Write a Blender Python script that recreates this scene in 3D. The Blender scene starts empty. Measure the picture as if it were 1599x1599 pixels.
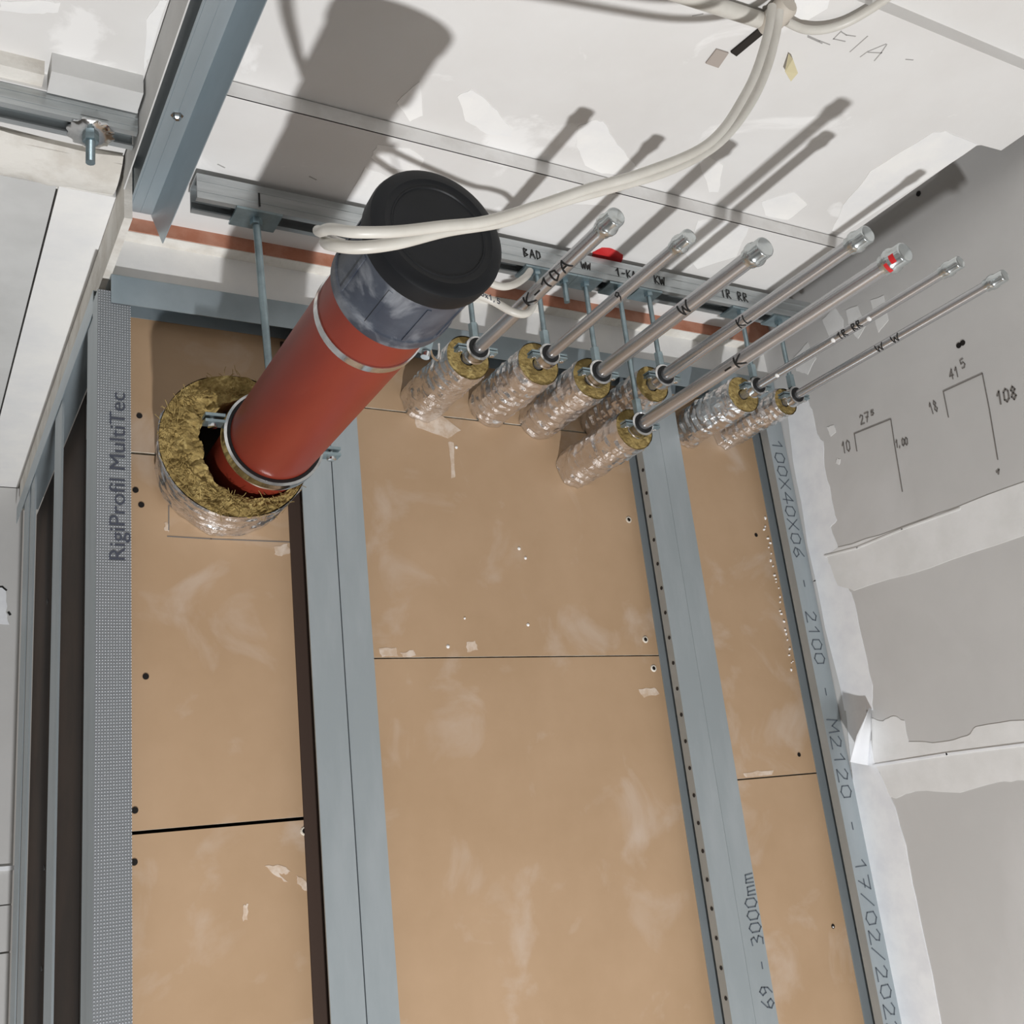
import bpy, bmesh, math, random
from math import sin, cos, pi, radians
from mathutils import Vector, Matrix, noise

random.seed(7)
scene = bpy.context.scene
COL = scene.collection

# ------------------------------------------------------------------ camera
ZC = 2.75                      # height of the lens above the floor; all builders work relative to the lens
YAW, TILT, ROLL, FPX = 0.547163607, 0.307541476, -0.115452142, 1678.93897
_cy, _sy, _ct, _st, _cr, _sr = cos(YAW), sin(YAW), cos(TILT), sin(TILT), cos(ROLL), sin(ROLL)
FW = Vector((_sy*_ct, _cy*_ct, _st))
_rt = Vector((_cy, -_sy, 0)); _up = _rt.cross(FW)
RT = _cr*_rt + _sr*_up
UP = -_sr*_rt + _cr*_up
cam = bpy.data.cameras.new('camera')
cam.sensor_fit = 'HORIZONTAL'; cam.sensor_width = 36.0
cam.lens = FPX/1599.0*36.0
cam.clip_start = 0.02
cob = bpy.data.objects.new('camera', cam); COL.objects.link(cob)
m = Matrix((RT, UP, -FW)).transposed().to_4x4(); m.translation = Vector((0, 0, ZC))
cob.matrix_world = m
scene.camera = cob

# ------------------------------------------------------------------ light
w = bpy.data.worlds.new('world'); scene.world = w; w.use_nodes = True
bg = w.node_tree.nodes['Background']
bg.inputs[0].default_value = (1.0, 0.945, 0.885, 1); bg.inputs[1].default_value = 0.26
ld = bpy.data.lights.new('floodlight', 'AREA'); ld.shape = 'DISK'; ld.size = 0.11
ld.energy = 118; ld.color = (0.985, 0.99, 1.0)
lo = bpy.data.objects.new('floodlight', ld); COL.objects.link(lo)
LP = Vector((0.09, -0.27, -2.55 + ZC)); lo.location = LP
lo.rotation_euler = (Vector((0.75, 1.15, 0.75 + ZC)) - LP).to_track_quat('-Z', 'Y').to_euler()
scene.view_settings.view_transform = 'Standard'; scene.view_settings.look = 'None'
scene.view_settings.gamma = 1.0; scene.view_settings.use_curve_mapping = False
scene.view_settings.exposure = -0.04

# ------------------------------------------------------------------ helpers
def ray(px, py):
    return RT*((px-800)/FPX) - UP*((py-800)/FPX) + FW
def PY(px, py, y): d = ray(px, py); return d*(y/d.y)
def PZ(px, py, z): d = ray(px, py); return d*(z/d.z)
def PX(px, py, x): d = ray(px, py); return d*(x/d.x)

def lin(c):
    return c/12.92 if c <= 0.04045 else ((c+0.055)/1.055)**2.4
def rgb(r, g, b): return (lin(r/255), lin(g/255), lin(b/255), 1)

class MB:
    def __init__(s): s.v = []; s.f = []; s.m = []
    def add(s, vs, fs, mi=0):
        o = len(s.v); s.v += [Vector(p) for p in vs]
        for f in fs: s.f.append([o+i for i in f]); s.m.append(mi)
        return s
    def box(s, x0, x1, y0, y1, z0, z1, mi=0):
        vs = [(x, y, z) for x in (x0, x1) for y in (y0, y1) for z in (z0, z1)]
        return s.add(vs, [(0,1,3,2),(4,6,7,5),(0,4,5,1),(2,3,7,6),(0,2,6,4),(1,5,7,3)], mi)
    def quadprism(s, quad, off, mi=0):
        n = len(quad); vs = [Vector(p) for p in quad]; vs2 = [p+Vector(off) for p in vs]
        fs = [tuple(range(n))[::-1], tuple(range(n, 2*n))] + [(i, (i+1) % n, n+(i+1) % n, n+i) for i in range(n)]
        return s.add(vs+vs2, fs, mi)
    def lathe(s, a, b, prof, n=24, mi=0, jit=None, closed=False):
        """prof: (distance along a->b, radius); optional jit(angle, along) -> radius factor"""
        a = Vector(a); ax = (Vector(b)-a).normalized()
        u = ax.orthogonal().normalized(); w_ = ax.cross(u)
        vs = []; fs = []
        for d, r in prof:
            for i in range(n):
                t = 2*pi*i/n; k = jit(t, d) if jit else 1.0
                vs.append(a+ax*d+(u*cos(t)+w_*sin(t))*(r*k))
        for j in range(len(prof)-1):
            for i in range(n):
                i2 = (i+1) % n
                fs.append((j*n+i, j*n+i2, (j+1)*n+i2, (j+1)*n+i))
        if not closed:
            fs.append(tuple(range(n))[::-1]); fs.append(tuple(range((len(prof)-1)*n, len(prof)*n)))
        else:
            J = (len(prof)-1)*n
            for i in range(n):
                i2 = (i+1) % n; fs.append((J+i, J+i2, i2, i))
        return s.add(vs, fs, mi)
    def cyl(s, a, b, r, n=16, mi=0):
        return s.lathe(a, b, [(0, r), ((Vector(b)-Vector(a)).length, r)], n, mi)
    def tube(s, pts, r, n=10, mi=0):
        pts = [Vector(p) for p in pts]; vs = []; fs = []
        t0 = (pts[1]-pts[0]).normalized(); u = t0.orthogonal().normalized()
        for i, p in enumerate(pts):
            t = (pts[min(i+1, len(pts)-1)]-pts[max(i-1, 0)]).normalized()
            u = (u - t*u.dot(t)).normalized(); w_ = t.cross(u)
            for k in range(n):
                a = 2*pi*k/n; vs.append(p+(u*cos(a)+w_*sin(a))*r)
        for j in range(len(pts)-1):
            for k in range(n):
                k2 = (k+1) % n; fs.append((j*n+k, j*n+k2, (j+1)*n+k2, (j+1)*n+k))
        fs.append(tuple(range(n))[::-1]); fs.append(tuple(range((len(pts)-1)*n, len(pts)*n)))
        return s.add(vs, fs, mi)
    def ribbon(s, pts, nrm, wd, lift=0.0006, mi=0):
        """flat pen stroke lying on a plane with normal nrm"""
        nrm = Vector(nrm); pts = [Vector(p) for p in pts]
        for a, b in zip(pts[:-1], pts[1:]):
            d = (b-a)
            if d.length < 1e-6: continue
            d.normalize(); sd = d.cross(nrm).normalized()*(wd/2); e = d*(wd*0.4); l = nrm*lift
            s.quadprism([a-e-sd+l*.1, b+e-sd+l*.1, b+e+sd+l*.1, a-e+sd+l*.1], l, mi)
        return s

def spline(pts, n=8):
    pts = [Vector(p) for p in pts]; out = []
    P = [pts[0]]+pts+[pts[-1]]
    for i in range(1, len(P)-2):
        p0, p1, p2, p3 = P[i-1], P[i], P[i+1], P[i+2]
        for k in range(n):
            t = k/n
            out.append(0.5*((2*p1)+(p2-p0)*t+(2*p0-5*p1+4*p2-p3)*t*t+(3*p1-p0-3*p2+p3)*t**3))
    out.append(pts[-1]); return out

def build(name, mb, mats, parent=None, origin=None, smooth=None):
    """link the collected shape as ONE mesh object"""
    if parent is not None: org = parent['_o']
    else: org = Vector(origin) if origin is not None else sum(mb.v, Vector())/len(mb.v)
    org = Vector(org)
    me = bpy.data.meshes.new(name)
    me.from_pydata([tuple(p-org) for p in mb.v], [], mb.f)
    if not isinstance(mats, (list, tuple)): mats = [mats]
    for mt in mats: me.materials.append(mt)
    me.polygons.foreach_set('material_index', mb.m)
    bm = bmesh.new(); bm.from_mesh(me); bmesh.ops.recalc_face_normals(bm, faces=bm.faces); bm.to_mesh(me); bm.free()
    if smooth is not None:
        me.polygons.foreach_set('use_smooth', [True]*len(me.polygons)); me.set_sharp_from_angle(angle=radians(smooth))
    me.update()
    ob = bpy.data.objects.new(name, me); COL.objects.link(ob)
    if parent is not None:
        ob.parent = ORG[parent['_k']]
    else:
        ob.location = org+Vector((0, 0, ZC))
    return ob

ORG = {}
def thing(name, origin, label=None, cat=None, group=None, kind=None):
    ob = bpy.data.objects.new(name, None); COL.objects.link(ob); ob.empty_display_size = 0.03
    ob.location = Vector(origin)+Vector((0, 0, ZC))
    k = len(ORG); ORG[k] = ob
    tag(ob, label, cat, group, kind)
    return {'_o': Vector(origin), '_k': k, 'ob': ob}
def under(ob, th):
    """handle for building sub-parts below a part of th"""
    k = len(ORG); ORG[k] = ob
    return {'_o': th['_o'], '_k': k, 'ob': ob}
def tag(ob, label=None, cat=None, group=None, kind=None):
    if label: ob['label'] = label
    if cat: ob['category'] = cat
    if group: ob['group'] = group
    if kind: ob['kind'] = kind
    return ob

# handwriting: strokes in a unit box
GL = {
 '0': [[(.3,0),(.05,.2),(.05,.8),(.3,1),(.55,.8),(.55,.2),(.3,0)]], '1': [[(.1,.7),(.35,1),(.35,0)]],
 '2': [[(.05,.8),(.25,1),(.5,.85),(.45,.55),(.05,0),(.6,0)]], '3': [[(.05,.95),(.4,1),(.5,.75),(.2,.55),(.55,.35),(.4,.02),(.05,.05)]],
 '4': [[(.4,0),(.45,1),(.02,.35),(.62,.35)]], '5': [[(.55,1),(.15,1),(.1,.55),(.45,.6),(.55,.3),(.35,0),(.05,.05)]],
 '6': [[(.5,1),(.15,.6),(.05,.25),(.3,0),(.55,.2),(.4,.5),(.1,.4)]], '7': [[(.02,1),(.6,1),(.2,0)],[(.15,.5),(.5,.5)]],
 '8': [[(.3,.52),(.08,.75),(.3,1),(.52,.75),(.3,.52),(.05,.25),(.3,0),(.55,.25),(.3,.52)]], '9': [[(.5,.6),(.2,.5),(.08,.8),(.3,1),(.52,.8),(.45,.3),(.15,0)]],
 'K': [[(.08,0),(.08,1)],[(.55,1),(.1,.45),(.6,0)]], 'W': [[(0,1),(.15,0),(.35,.7),(.5,0),(.7,1)]], 'R': [[(.08,0),(.08,1),(.45,.95),(.45,.6),(.1,.5),(.55,0)]],
 'D': [[(.08,0),(.08,1),(.45,.8),(.5,.3),(.08,0)]], 'A': [[(0,0),(.3,1),(.6,0)],[(.12,.4),(.48,.4)]], 'B': [[(.08,0),(.08,1),(.45,.85),(.1,.52),(.52,.3),(.08,0)]],
 'E': [[(.55,1),(.08,1),(.08,0),(.55,0)],[(.08,.5),(.45,.5)]], 'L': [[(.08,1),(.08,0),(.5,0)]], 'U': [[(.05,1),(.1,.1),(.4,.1),(.5,1)]],
 '-': [[(.1,.45),(.5,.45)]], '/': [[(0,0),(.55,1)]], ',': [[(.2,.12),(.1,-.15)]], 'X': [[(0,0),(.55,1)],[(.55,0),(0,1)]], 'M': [[(0,0),(.05,1),(.3,.4),(.55,1),(.6,0)]],
 'm': [[(.02,0),(.02,.65),(.22,.6),(.28,0)],[(.28,.6),(.5,.6),(.55,0)]], 'x': [[(.05,0),(.5,.6)],[(.5,0),(.05,.6)]], 'S': [[(.55,.9),(.2,1),(.08,.7),(.5,.4),(.4,.05),(.05,.05)]],
 ' ': []}
def strokes(txt, adv=.78):
    out = []; x = 0
    for ch in txt:
        for st in GL.get(ch, []): out.append([(x+a, b) for a, b in st])
        x += adv
    return out, x
def write_flat(mb, txt, org, xd, yd, size, wd, adv=.78, mi=0, lift=.0006):
    xd = Vector(xd).normalized(); yd = Vector(yd).normalized(); n = xd.cross(yd)
    S, _ = strokes(txt, adv)
    for st in S: mb.ribbon([Vector(org)+xd*(a*size)+yd*(b*size) for a, b in st], n, wd, lift, mi)
def write_cyl(mb, txt, c, r, y0, dy, ang0, size, wd, adv=.8, hs=None):
    hs = hs or size
    """pen strokes wrapped on a pipe along y (centre line c=(x,z)); text runs along dy, ang0 in the x-z plane"""
    S, _ = strokes(txt, adv)
    for st in S:
        P = []
        for (a, b), (a2, b2) in zip(st[:-1], st[1:]):
            k = max(1, int(math.hypot(a2-a, b2-b)*size/.003))
            for i in range(k): P.append((a+(a2-a)*i/k, b+(b2-b)*i/k))
        P.append(st[-1])
        Q = [(y0+dy*a*size, ang0-b*hs/r) for a, b in P]
        for (ya, ta), (yb, tb) in zip(Q[:-1], Q[1:]):
            d = Vector((yb-ya, (tb-ta)*r)); 
            if d.length < 1e-6: continue
            d.normalize(); s_ = Vector((-d.y, d.x))*(wd/2); e = d*(wd*.4)
            q = [(ya-e.x-s_.x, ta+(-e.y-s_.y)/r), (yb+e.x-s_.x, tb+(e.y-s_.y)/r), (yb+e.x+s_.x, tb+(e.y+s_.y)/r), (ya-e.x+s_.x, ta+(-e.y+s_.y)/r)]
            def pt(yy, t, rr): return Vector((c[0]+cos(t)*rr, yy, c[1]+sin(t)*rr))
            vs = [pt(yy, t, r+.0009) for yy, t in q]+[pt(yy, t, r-.0005) for yy, t in q]
            mb.add(vs, [(0,1,2,3),(7,6,5,4),(0,4,5,1),(1,5,6,2),(2,6,7,3),(3,7,4,0)])

def font_text(txt, org, xd, yd, size):
    cu = bpy.data.curves.new('t', 'FONT'); cu.body = txt; cu.size = size; cu.resolution_u = 3
    o = bpy.data.objects.new('t', cu); COL.objects.link(o)
    me = o.to_mesh()
    xd = Vector(xd).normalized(); yd = Vector(yd).normalized(); n = xd.cross(yd)
    mb = MB(); mb.add([Vector(org)+xd*v.co.x+yd*v.co.y+n*.0005 for v in me.vertices], [tuple(p.vertices) for p in me.polygons])
    o.to_mesh_clear(); bpy.data.objects.remove(o); bpy.data.curves.remove(cu)
    return mb

# ------------------------------------------------------------------ materials
MATS = {}
def mat(name, col, rough=.6, metal=0.0, col2=None, nscale=8.0, lo=.45, hi=.6, bump=0.0, bscale=60.0, spec=None, detail=6.0, stretch=None, extra=None, col3=None, n3=3.0, lo3=.55, hi3=.7, bdist=.002):
    mt = bpy.data.materials.new(name); mt.use_nodes = True; nt = mt.node_tree; N = nt.nodes; Lk = nt.links
    b = N['Principled BSDF']; b.inputs['Base Color'].default_value = col; b.inputs['Roughness'].default_value = rough; b.inputs['Metallic'].default_value = metal
    if spec is not None: b.inputs['Specular IOR Level'].default_value = spec
    tc = N.new('ShaderNodeTexCoord'); src = tc.outputs['Object']
    if stretch:
        mp = N.new('ShaderNodeMapping'); mp.inputs['Scale'].default_value = stretch; Lk.new(src, mp.inputs['Vector']); src = mp.outputs['Vector']
    if col2:
        nz = N.new('ShaderNodeTexNoise'); nz.inputs['Scale'].default_value = nscale; nz.inputs['Detail'].default_value = detail; nz.inputs['Roughness'].default_value = .6
        Lk.new(src, nz.inputs['Vector'])
        cr = N.new('ShaderNodeValToRGB'); cr.color_ramp.elements[0].position = lo; cr.color_ramp.elements[1].position = hi
        cr.color_ramp.elements[0].color = col; cr.color_ramp.elements[1].color = col2
        Lk.new(nz.outputs['Fac'], cr.inputs['Fac']); out = cr.outputs['Color']
        if col3:
            n2 = N.new('ShaderNodeTexNoise'); n2.inputs['Scale'].default_value = n3; n2.inputs['Detail'].default_value = 8; n2.inputs['Roughness'].default_value = .55; n2.inputs['Distortion'].default_value = .6
            Lk.new(src, n2.inputs['Vector'])
            mr = N.new('ShaderNodeMapRange'); mr.inputs['From Min'].default_value = lo3; mr.inputs['From Max'].default_value = hi3; Lk.new(n2.outputs['Fac'], mr.inputs['Value'])
            mx = N.new('ShaderNodeMix'); mx.data_type = 'RGBA'; mx.inputs[7].default_value = col3
            Lk.new(mr.outputs['Result'], mx.inputs[0]); Lk.new(out, mx.inputs[6]); out = mx.outputs[2]
        Lk.new(out, b.inputs['Base Color'])
    if bump:
        bn = N.new('ShaderNodeTexNoise'); bn.inputs['Scale'].default_value = bscale; bn.inputs['Detail'].default_value = 5
        Lk.new(src, bn.inputs['Vector'])
        bp = N.new('ShaderNodeBump'); bp.inputs['Strength'].default_value = bump; bp.inputs['Distance'].default_value = bdist
        Lk.new(bn.outputs['Fac'], bp.inputs['Height']); Lk.new(bp.outputs['Normal'], b.inputs['Normal'])
    MATS[name] = mt
    return mt

white = mat('ceiling_paint', rgb(214,212,209), .75, 0, rgb(222,221,219), 3, .35, .65, .25, 25, col3=rgb(232,231,229), n3=5, lo3=.60, hi3=.64)
white2 = mat('bright_joint_compound', rgb(238,237,234), .7, 0, rgb(228,228,228), 10, .4, .7, .35, 40)
whitegrey = mat('grey_white_board', rgb(196,196,194), .8, 0, rgb(206,206,204), 6, .4, .6, .15, 60)
edgegrey = mat('board_edge_grey', rgb(228,227,225), .85, 0, rgb(216,214,211), 20, .4, .6, .3, 80)
plaster = mat('rough_plaster', rgb(222,219,212), .85, 0, rgb(206,201,192), 14, .45, .6, .9, 30, bdist=.004)
terracotta = mat('terracotta_strip', rgb(170,110,85), .85, 0, rgb(190,140,118), 18, .4, .65, .5, 60)
tan = mat('tan_fibre_board', rgb(172,143,112), .40, 0, rgb(182,153,123), 4.5, .35, .7, .06, 30, spec=.4, col3=rgb(196,178,162), n3=7.5, lo3=.56, hi3=.82)
smear = mat('thin_filler_smear', rgb(214,198,182), .6, 0, rgb(196,172,148), 60, .4, .6)
gyps = mat('gypsum_core', rgb(226,220,208), .9, 0, rgb(196,184,166), 40, .4, .6)
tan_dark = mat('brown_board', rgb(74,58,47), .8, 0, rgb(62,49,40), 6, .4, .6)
greyw = mat('grey_plasterboard', rgb(190,189,187), .8, 0, rgb(196,195,193), 4, .4, .65, .05, 60, col3=rgb(203,202,201), n3=2.2, lo3=.55, hi3=.75)
compound = mat('joint_compound', rgb(226,226,225), .75, 0, rgb(217,217,215), 12, .4, .65, .3, 40)
tape = mat('white_paper_tape', rgb(236,238,240), .6, 0, rgb(226,228,232), 20, .4, .65, .15, 60)
galv = mat('galvanised_sheet', rgb(168,177,181), .45, .6, rgb(178,186,190), 18, .4, .65, .04, 14, stretch=(1,1,.25), col3=rgb(186,190,192), n3=9, lo3=.66, hi3=.8)
galv2 = mat('galvanised_track', rgb(172,184,190), .36, .5, rgb(158,170,176), 10, .4, .65, .03, 10, stretch=(1,.2,1))
railm = mat('zinc_rail', rgb(192,196,197), .28, .7, rgb(160,165,166), 30, .4, .65, stretch=(.15,1,1))
zinc = mat('zinc_plated_steel', rgb(160,178,184), .36, .85, rgb(140,156,162), 40, .4, .65)
chrome = mat('bright_steel', rgb(225,226,226), .16, 1.0, rgb(205,206,206), 60, .4, .6)
inox = mat('stainless_pipe', rgb(196,197,199), .26, .85, rgb(182,182,183), 12, .35, .7, stretch=(1,.15,1))
capm = mat('press_cap_steel', rgb(205,210,210), .2, .9, rgb(190,196,197), 25, .4, .6)
red = mat('red_iron_oxide_pipe', rgb(126,45,28), .46, 0, rgb(114,38,24), 10, .4, .65, .08, 40, col3=rgb(140,70,56), n3=14, lo3=.62, hi3=.85, stretch=(1,.3,1))
rubber = mat('black_rubber', rgb(15,17,20), .5, 0, rgb(20,22,26), 12, .4, .65, .1, 60, spec=.3, col3=rgb(48,50,55), n3=16, lo3=.66, hi3=.9)
rubber2 = mat('dusty_blue_grey_rubber', rgb(54,60,72), .45, 0, rgb(78,84,94), 16, .4, .7, .15, 40, col3=rgb(150,154,160), n3=18, lo3=.50, hi3=.74)
blackr = mat('rubber_lining', rgb(18,18,19), .6)
wool = mat('mineral_wool', rgb(170,147,92), .95, 0, rgb(134,113,64), 45, .38, .62, 1.0, 150, col3=rgb(200,178,118), n3=60, lo3=.55, hi3=.7, bdist=.004)
foil = mat('crinkled_foil', rgb(234,232,231), .20, .95, rgb(222,219,217), 30, .4, .65, .8, 60, bdist=.005)
cablem = mat('white_cable_sheath', rgb(203,200,192), .42, 0, rgb(194,190,181), 18, .4, .65)
pencil = mat('pencil_line', rgb(112,108,104), .8)
pencil2 = mat('faint_pencil', rgb(160,158,155), .8)
marker = mat('black_marker', rgb(22,21,20), .6)
inkb = mat('printed_ink', rgb(84,92,100), .6)
inkd = mat('dark_printed_ink', rgb(66,70,82), .6)
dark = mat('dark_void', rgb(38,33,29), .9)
screwm = mat('dark_screw', rgb(30,26,24), .5, .4)
redp = mat('red_wax_mark', rgb(196,34,38), .5, 0, rgb(210,60,60), 30, .4, .65)
concrete = mat('concrete_floor', rgb(120,116,110), .85, 0, rgb(104,100,95), 2, .4, .65)
yellowt = mat('yellowed_tape', rgb(206,196,160), .7)

# knurled sheet of the corner stud
knurl = mat('knurled_sheet', rgb(165,172,178), .42, .5)
nt = knurl.node_tree; N = nt.nodes; Lk = nt.links; b = N['Principled BSDF']
tc = N.new('ShaderNodeTexCoord'); sp = N.new('ShaderNodeSeparateXYZ'); Lk.new(tc.outputs['Object'], sp.inputs[0])
def sn(sock, k):
    a = N.new('ShaderNodeMath'); a.operation = 'MULTIPLY'; a.inputs[1].default_value = k; Lk.new(sock, a.inputs[0])
    c = N.new('ShaderNodeMath'); c.operation = 'SINE'; Lk.new(a.outputs[0], c.inputs[0]); return c.outputs[0]
mu = N.new('ShaderNodeMath'); mu.operation = 'ADD'; Lk.new(sn(sp.outputs['X'], 2*pi/.0037), mu.inputs[0]); Lk.new(sn(sp.outputs['Z'], 2*pi/.0042), mu.inputs[1])
mr = N.new('ShaderNodeMapRange'); mr.inputs['From Min'].default_value = .2; mr.inputs['From Max'].default_value = 1.8; Lk.new(mu.outputs[0], mr.inputs['Value'])
bp = N.new('ShaderNodeBump'); bp.inputs['Strength'].default_value = .9; bp.inputs['Distance'].default_value = .0012; Lk.new(mr.outputs['Result'], bp.inputs['Height']); Lk.new(bp.outputs['Normal'], b.inputs['Normal'])
cr = N.new('ShaderNodeValToRGB'); cr.color_ramp.elements[0].color = rgb(140,144,148); cr.color_ramp.elements[1].color = rgb(200,204,208); Lk.new(mr.outputs['Result'], cr.inputs['Fac']); Lk.new(cr.outputs['Color'], b.inputs['Base Color'])

# ------------------------------------------------------------------ key planes (relative to the lens)
YB, YF = 1.545, 1.50            # face of the tan boards, front of the studs
H0, H1, H2, H3 = 1.038, 1.0155, 0.990, 0.967   # ceiling levels stepping down to the wall
XR = 1.595                      # right wall
XE = 1.493                      # right end of the ceiling layers
YC = 1.161                      # step H1 -> H2
Y0 = 0.737                      # step H0 -> H1
FL = -ZC
ZT0, ZT1 = 0.848, 0.895         # head track

# ================================================================== SETTING
fl = build('floor', MB().box(-3.2, 1.9, -3.2, 3.2, FL-.05, FL), concrete); tag(fl, kind='structure')

# ---- back wall of tan boards
wb = thing('wall_back', (.9, YB, 0), kind='structure')
def panel(x0, x1, z0, z1, y=YB, th=.0125):
    mb = MB(); mb.box(x0, x1, y, y+th, z0, z1, 1)
    # front face gets the paper colour
    o = len(mb.f); 
    for i, f in enumerate(mb.f):
        if all(abs(mb.v[k].y-y) < 1e-6 for k in f): mb.m[i] = 0
    return build('panel', mb, [tan, gyps], wb)
P_ = {}
P_['l0'] = panel(.262, .598, -2.70, -1.02); P_['l1'] = panel(.262, .598, -1.015, .0815)
P_['l2'] = panel(.262, .598, .0865, .626); P_['l3'] = panel(.262, .598, .630, .893)
P_['m0'] = panel(.600, 1.272, -2.70, -.885); P_['m1'] = panel(.600, 1.272, -.882, .3145)
P_['m2'] = panel(.600, 1.272, .3170, .743); P_['m3'] = panel(.600, 1.272, .746, .893)
P_['r0'] = panel(1.274, 1.5935, -2.70, -1.12); P_['r1'] = panel(1.274, 1.5935, -1.117, .0845); P_['r2'] = panel(1.274, 1.5935, .0870, .893)
def screw_hole(px, py, r=.0045, rim=False):
    p = PY(px, py, YB); mb = MB()
    mb.lathe((p.x, YB-.0009, p.z), (p.x, YB+.004, p.z), [(0, r), (.0011, r*.95), (.0012, r*.5), (.002, r*.4)], 12)
    key = 'l' if p.x < .6 else ('m' if p.x < 1.273 else 'r')
    par = [o for k, o in P_.items() if k[0] == key and min(v.co.z for v in o.data.vertices) <= p.z <= max(v.co.z for v in o.data.vertices)]
    hd = under(par[0], wb) if par else wb
    s_ = build('screw', mb, screwm, hd, smooth=40)
    if rim:
        rr = MB(); rr.lathe((p.x, YB-.0016, p.z), (p.x, YB, p.z), [(0, r*.9), (0, r*1.25), (.0014, r*1.6), (.0014, r*.9)], 12, closed=True)
        build('paper_rim', rr, gyps, hd)
for q in [(218,650),(212,766),(221,789),(228,1057),(211,1266),(210,1347),(461,910),(474,1123)]: screw_hole(*q)
for q in [(476,1298),(982,812),(1008,999),(1021,1044)]: screw_hole(*q, r=.0042, rim=True)
for q in [(1181,836),(1248,1179),(1301,1447)]: screw_hole(*q, r=.004)
# pencil outline of the cut-out under the big pipe, on the board
mb = MB(); mb.ribbon([PY(264,768,YB), PY(264,828,YB)], (0,-1,0), .0016, .0004); mb.ribbon([PY(262,838,YB), PY(330,842,YB), PY(455,847,YB)], (0,-1,0), .0016, .0004); mb.ribbon([PY(455,815,YB), PY(455,847,YB)], (0,-1,0), .0016, .0004)
build('pencil_line', mb, pencil, wb)
# dabs of white filler smeared on the boards
def dab(pts, plane, nrm, mt, parent, th=.0006, name='filler_dab', jit=.0015):
    P = [plane(*p) for p in pts]; Q = []
    n = Vector(nrm)
    for a, b_ in zip(P, P[1:]+P[:1]):
        for k in range(4):
            t = k/4; q = a.lerp(b_, t); d = (b_-a)
            off = d.cross(n); 
            if off.length > 0: off.normalize()
            Q.append(q+off*random.uniform(-jit, jit)-n*.0005)
    mb = MB(); mb.quadprism(Q, n*(th+.0005)); return build(name, mb, mt, parent)
onB = lambda x, y: PY(x, y, YB)
for pts in [[(414,1353),(440,1352),(453,1360),(446,1366),(436,1363),(449,1379),(430,1366)], [(463,1368),(473,1372),(487,1393),(476,1391),(465,1380)], [(380,1414),(388,1412),(386,1436),(379,1440)],
            [(729,1003),(742,1001),(747,1016),(730,1019)], [(592,1014),(618,1012),(622,1024),(596,1027)], [(625,1020),(645,1016),(650,1024),(630,1027)], [(1161,1208),(1190,1204),(1208,1203),(1206,1209),(1166,1214)],
            [(998,1078),(1022,1074),(1030,1084),(1006,1090)], [(428,855),(448,850),(455,862),(440,870),(430,866)], [(645,640),(690,648),(720,672),(700,684),(650,668)], [(700,690),(708,692),(712,745),(706,748)], [(257,816),(265,818),(264,832),(258,828)]]:
    dab(pts, onB, (0,-1,0), smear, wb, .0004)

for i in range(26):
    z = .60-.0125*i-random.uniform(0,.012); x = 1.541+random.uniform(-.007,.004); h_ = random.uniform(.0008,.0032)
    mb = MB(); mb.lathe((x, YB, z), (x, YB-.003, z), [(0, h_), (.0015, h_*.8), (.003, h_*.3)], 7, jit=lambda a, d: 1+.3*sin(a*2+i)); build('filler_dab', mb, white2, wb)
for q in [(825,976),(811,857),(726,966),(713,699),(821,872),(1301,1448),(497,862),(700,1010),(903,740)]:
    p = PY(*q, YB); mb = MB(); h_ = random.uniform(.0018,.0035); mb.lathe((p.x, YB, p.z), (p.x, YB-.002, p.z), [(0, h_), (.001, h_*.8), (.002, h_*.3)], 7); build('filler_dab', mb, white2, wb)
# cavity behind the boards, so that the joints read dark
bk = build('wall_cavity', MB().box(.27, 1.64, YB+.035, YB+.05, -2.7, 1.14), dark); tag(bk, kind='structure')

# ---- head of the wall: stepped soffits
ce = thing('ceiling', (.5, .5, H1), kind='structure')
light_block_slab = build('light_block_slab', MB().box(-3.2, 1.9, -3.2, 3.2, 1.14, 1.2), white, ce)  # unseen slab added to block world light above the ceiling gap
build('ceiling_board', MB().box(-3.2, 1.9, -3.2, Y0, H0, H0+.02), white, ce)
build('ceiling_board', MB().quadprism([(.255,Y0-.02,H1),(XE+.055,Y0-.02,H1),(XE+.055,.864,H1),(XE+.008,.867,H1),(XE,.872,H1),(XE,YC+.25,H1),(.255,YC+.25,H1)], (0,0,.0225)), white, ce)
build('ceiling_board', MB().box(-1.2, .2475, Y0-.02, 1.25, H1, H1+.0225), white, ce)
mbx = MB().box(.262, XE-.004, YC, 1.482, H2, H1-.0016)                                     # dropped strip carrying the rail
build('ceiling_strip', mbx, white, ce)
mbx = MB().box(.262, XE-.006, YC-.0004, YC+.002, H2, H1-.0022); build('board_edge', mbx, edgegrey, ce)
build('ceiling_board', MB().box(.135, .2455, 1.194, 1.236, H2-.003, H1), whitegrey, ce)    # grey offcut by the short rail
build('ceiling_board', MB().box(-1.2, .129, 1.213, 1.236, H2+.004, H1), plaster, ce)
build('ceiling_strip', MB().box(-1.2, .247, 1.236, 1.335, H2, H1+.02), white, ce)
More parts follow.
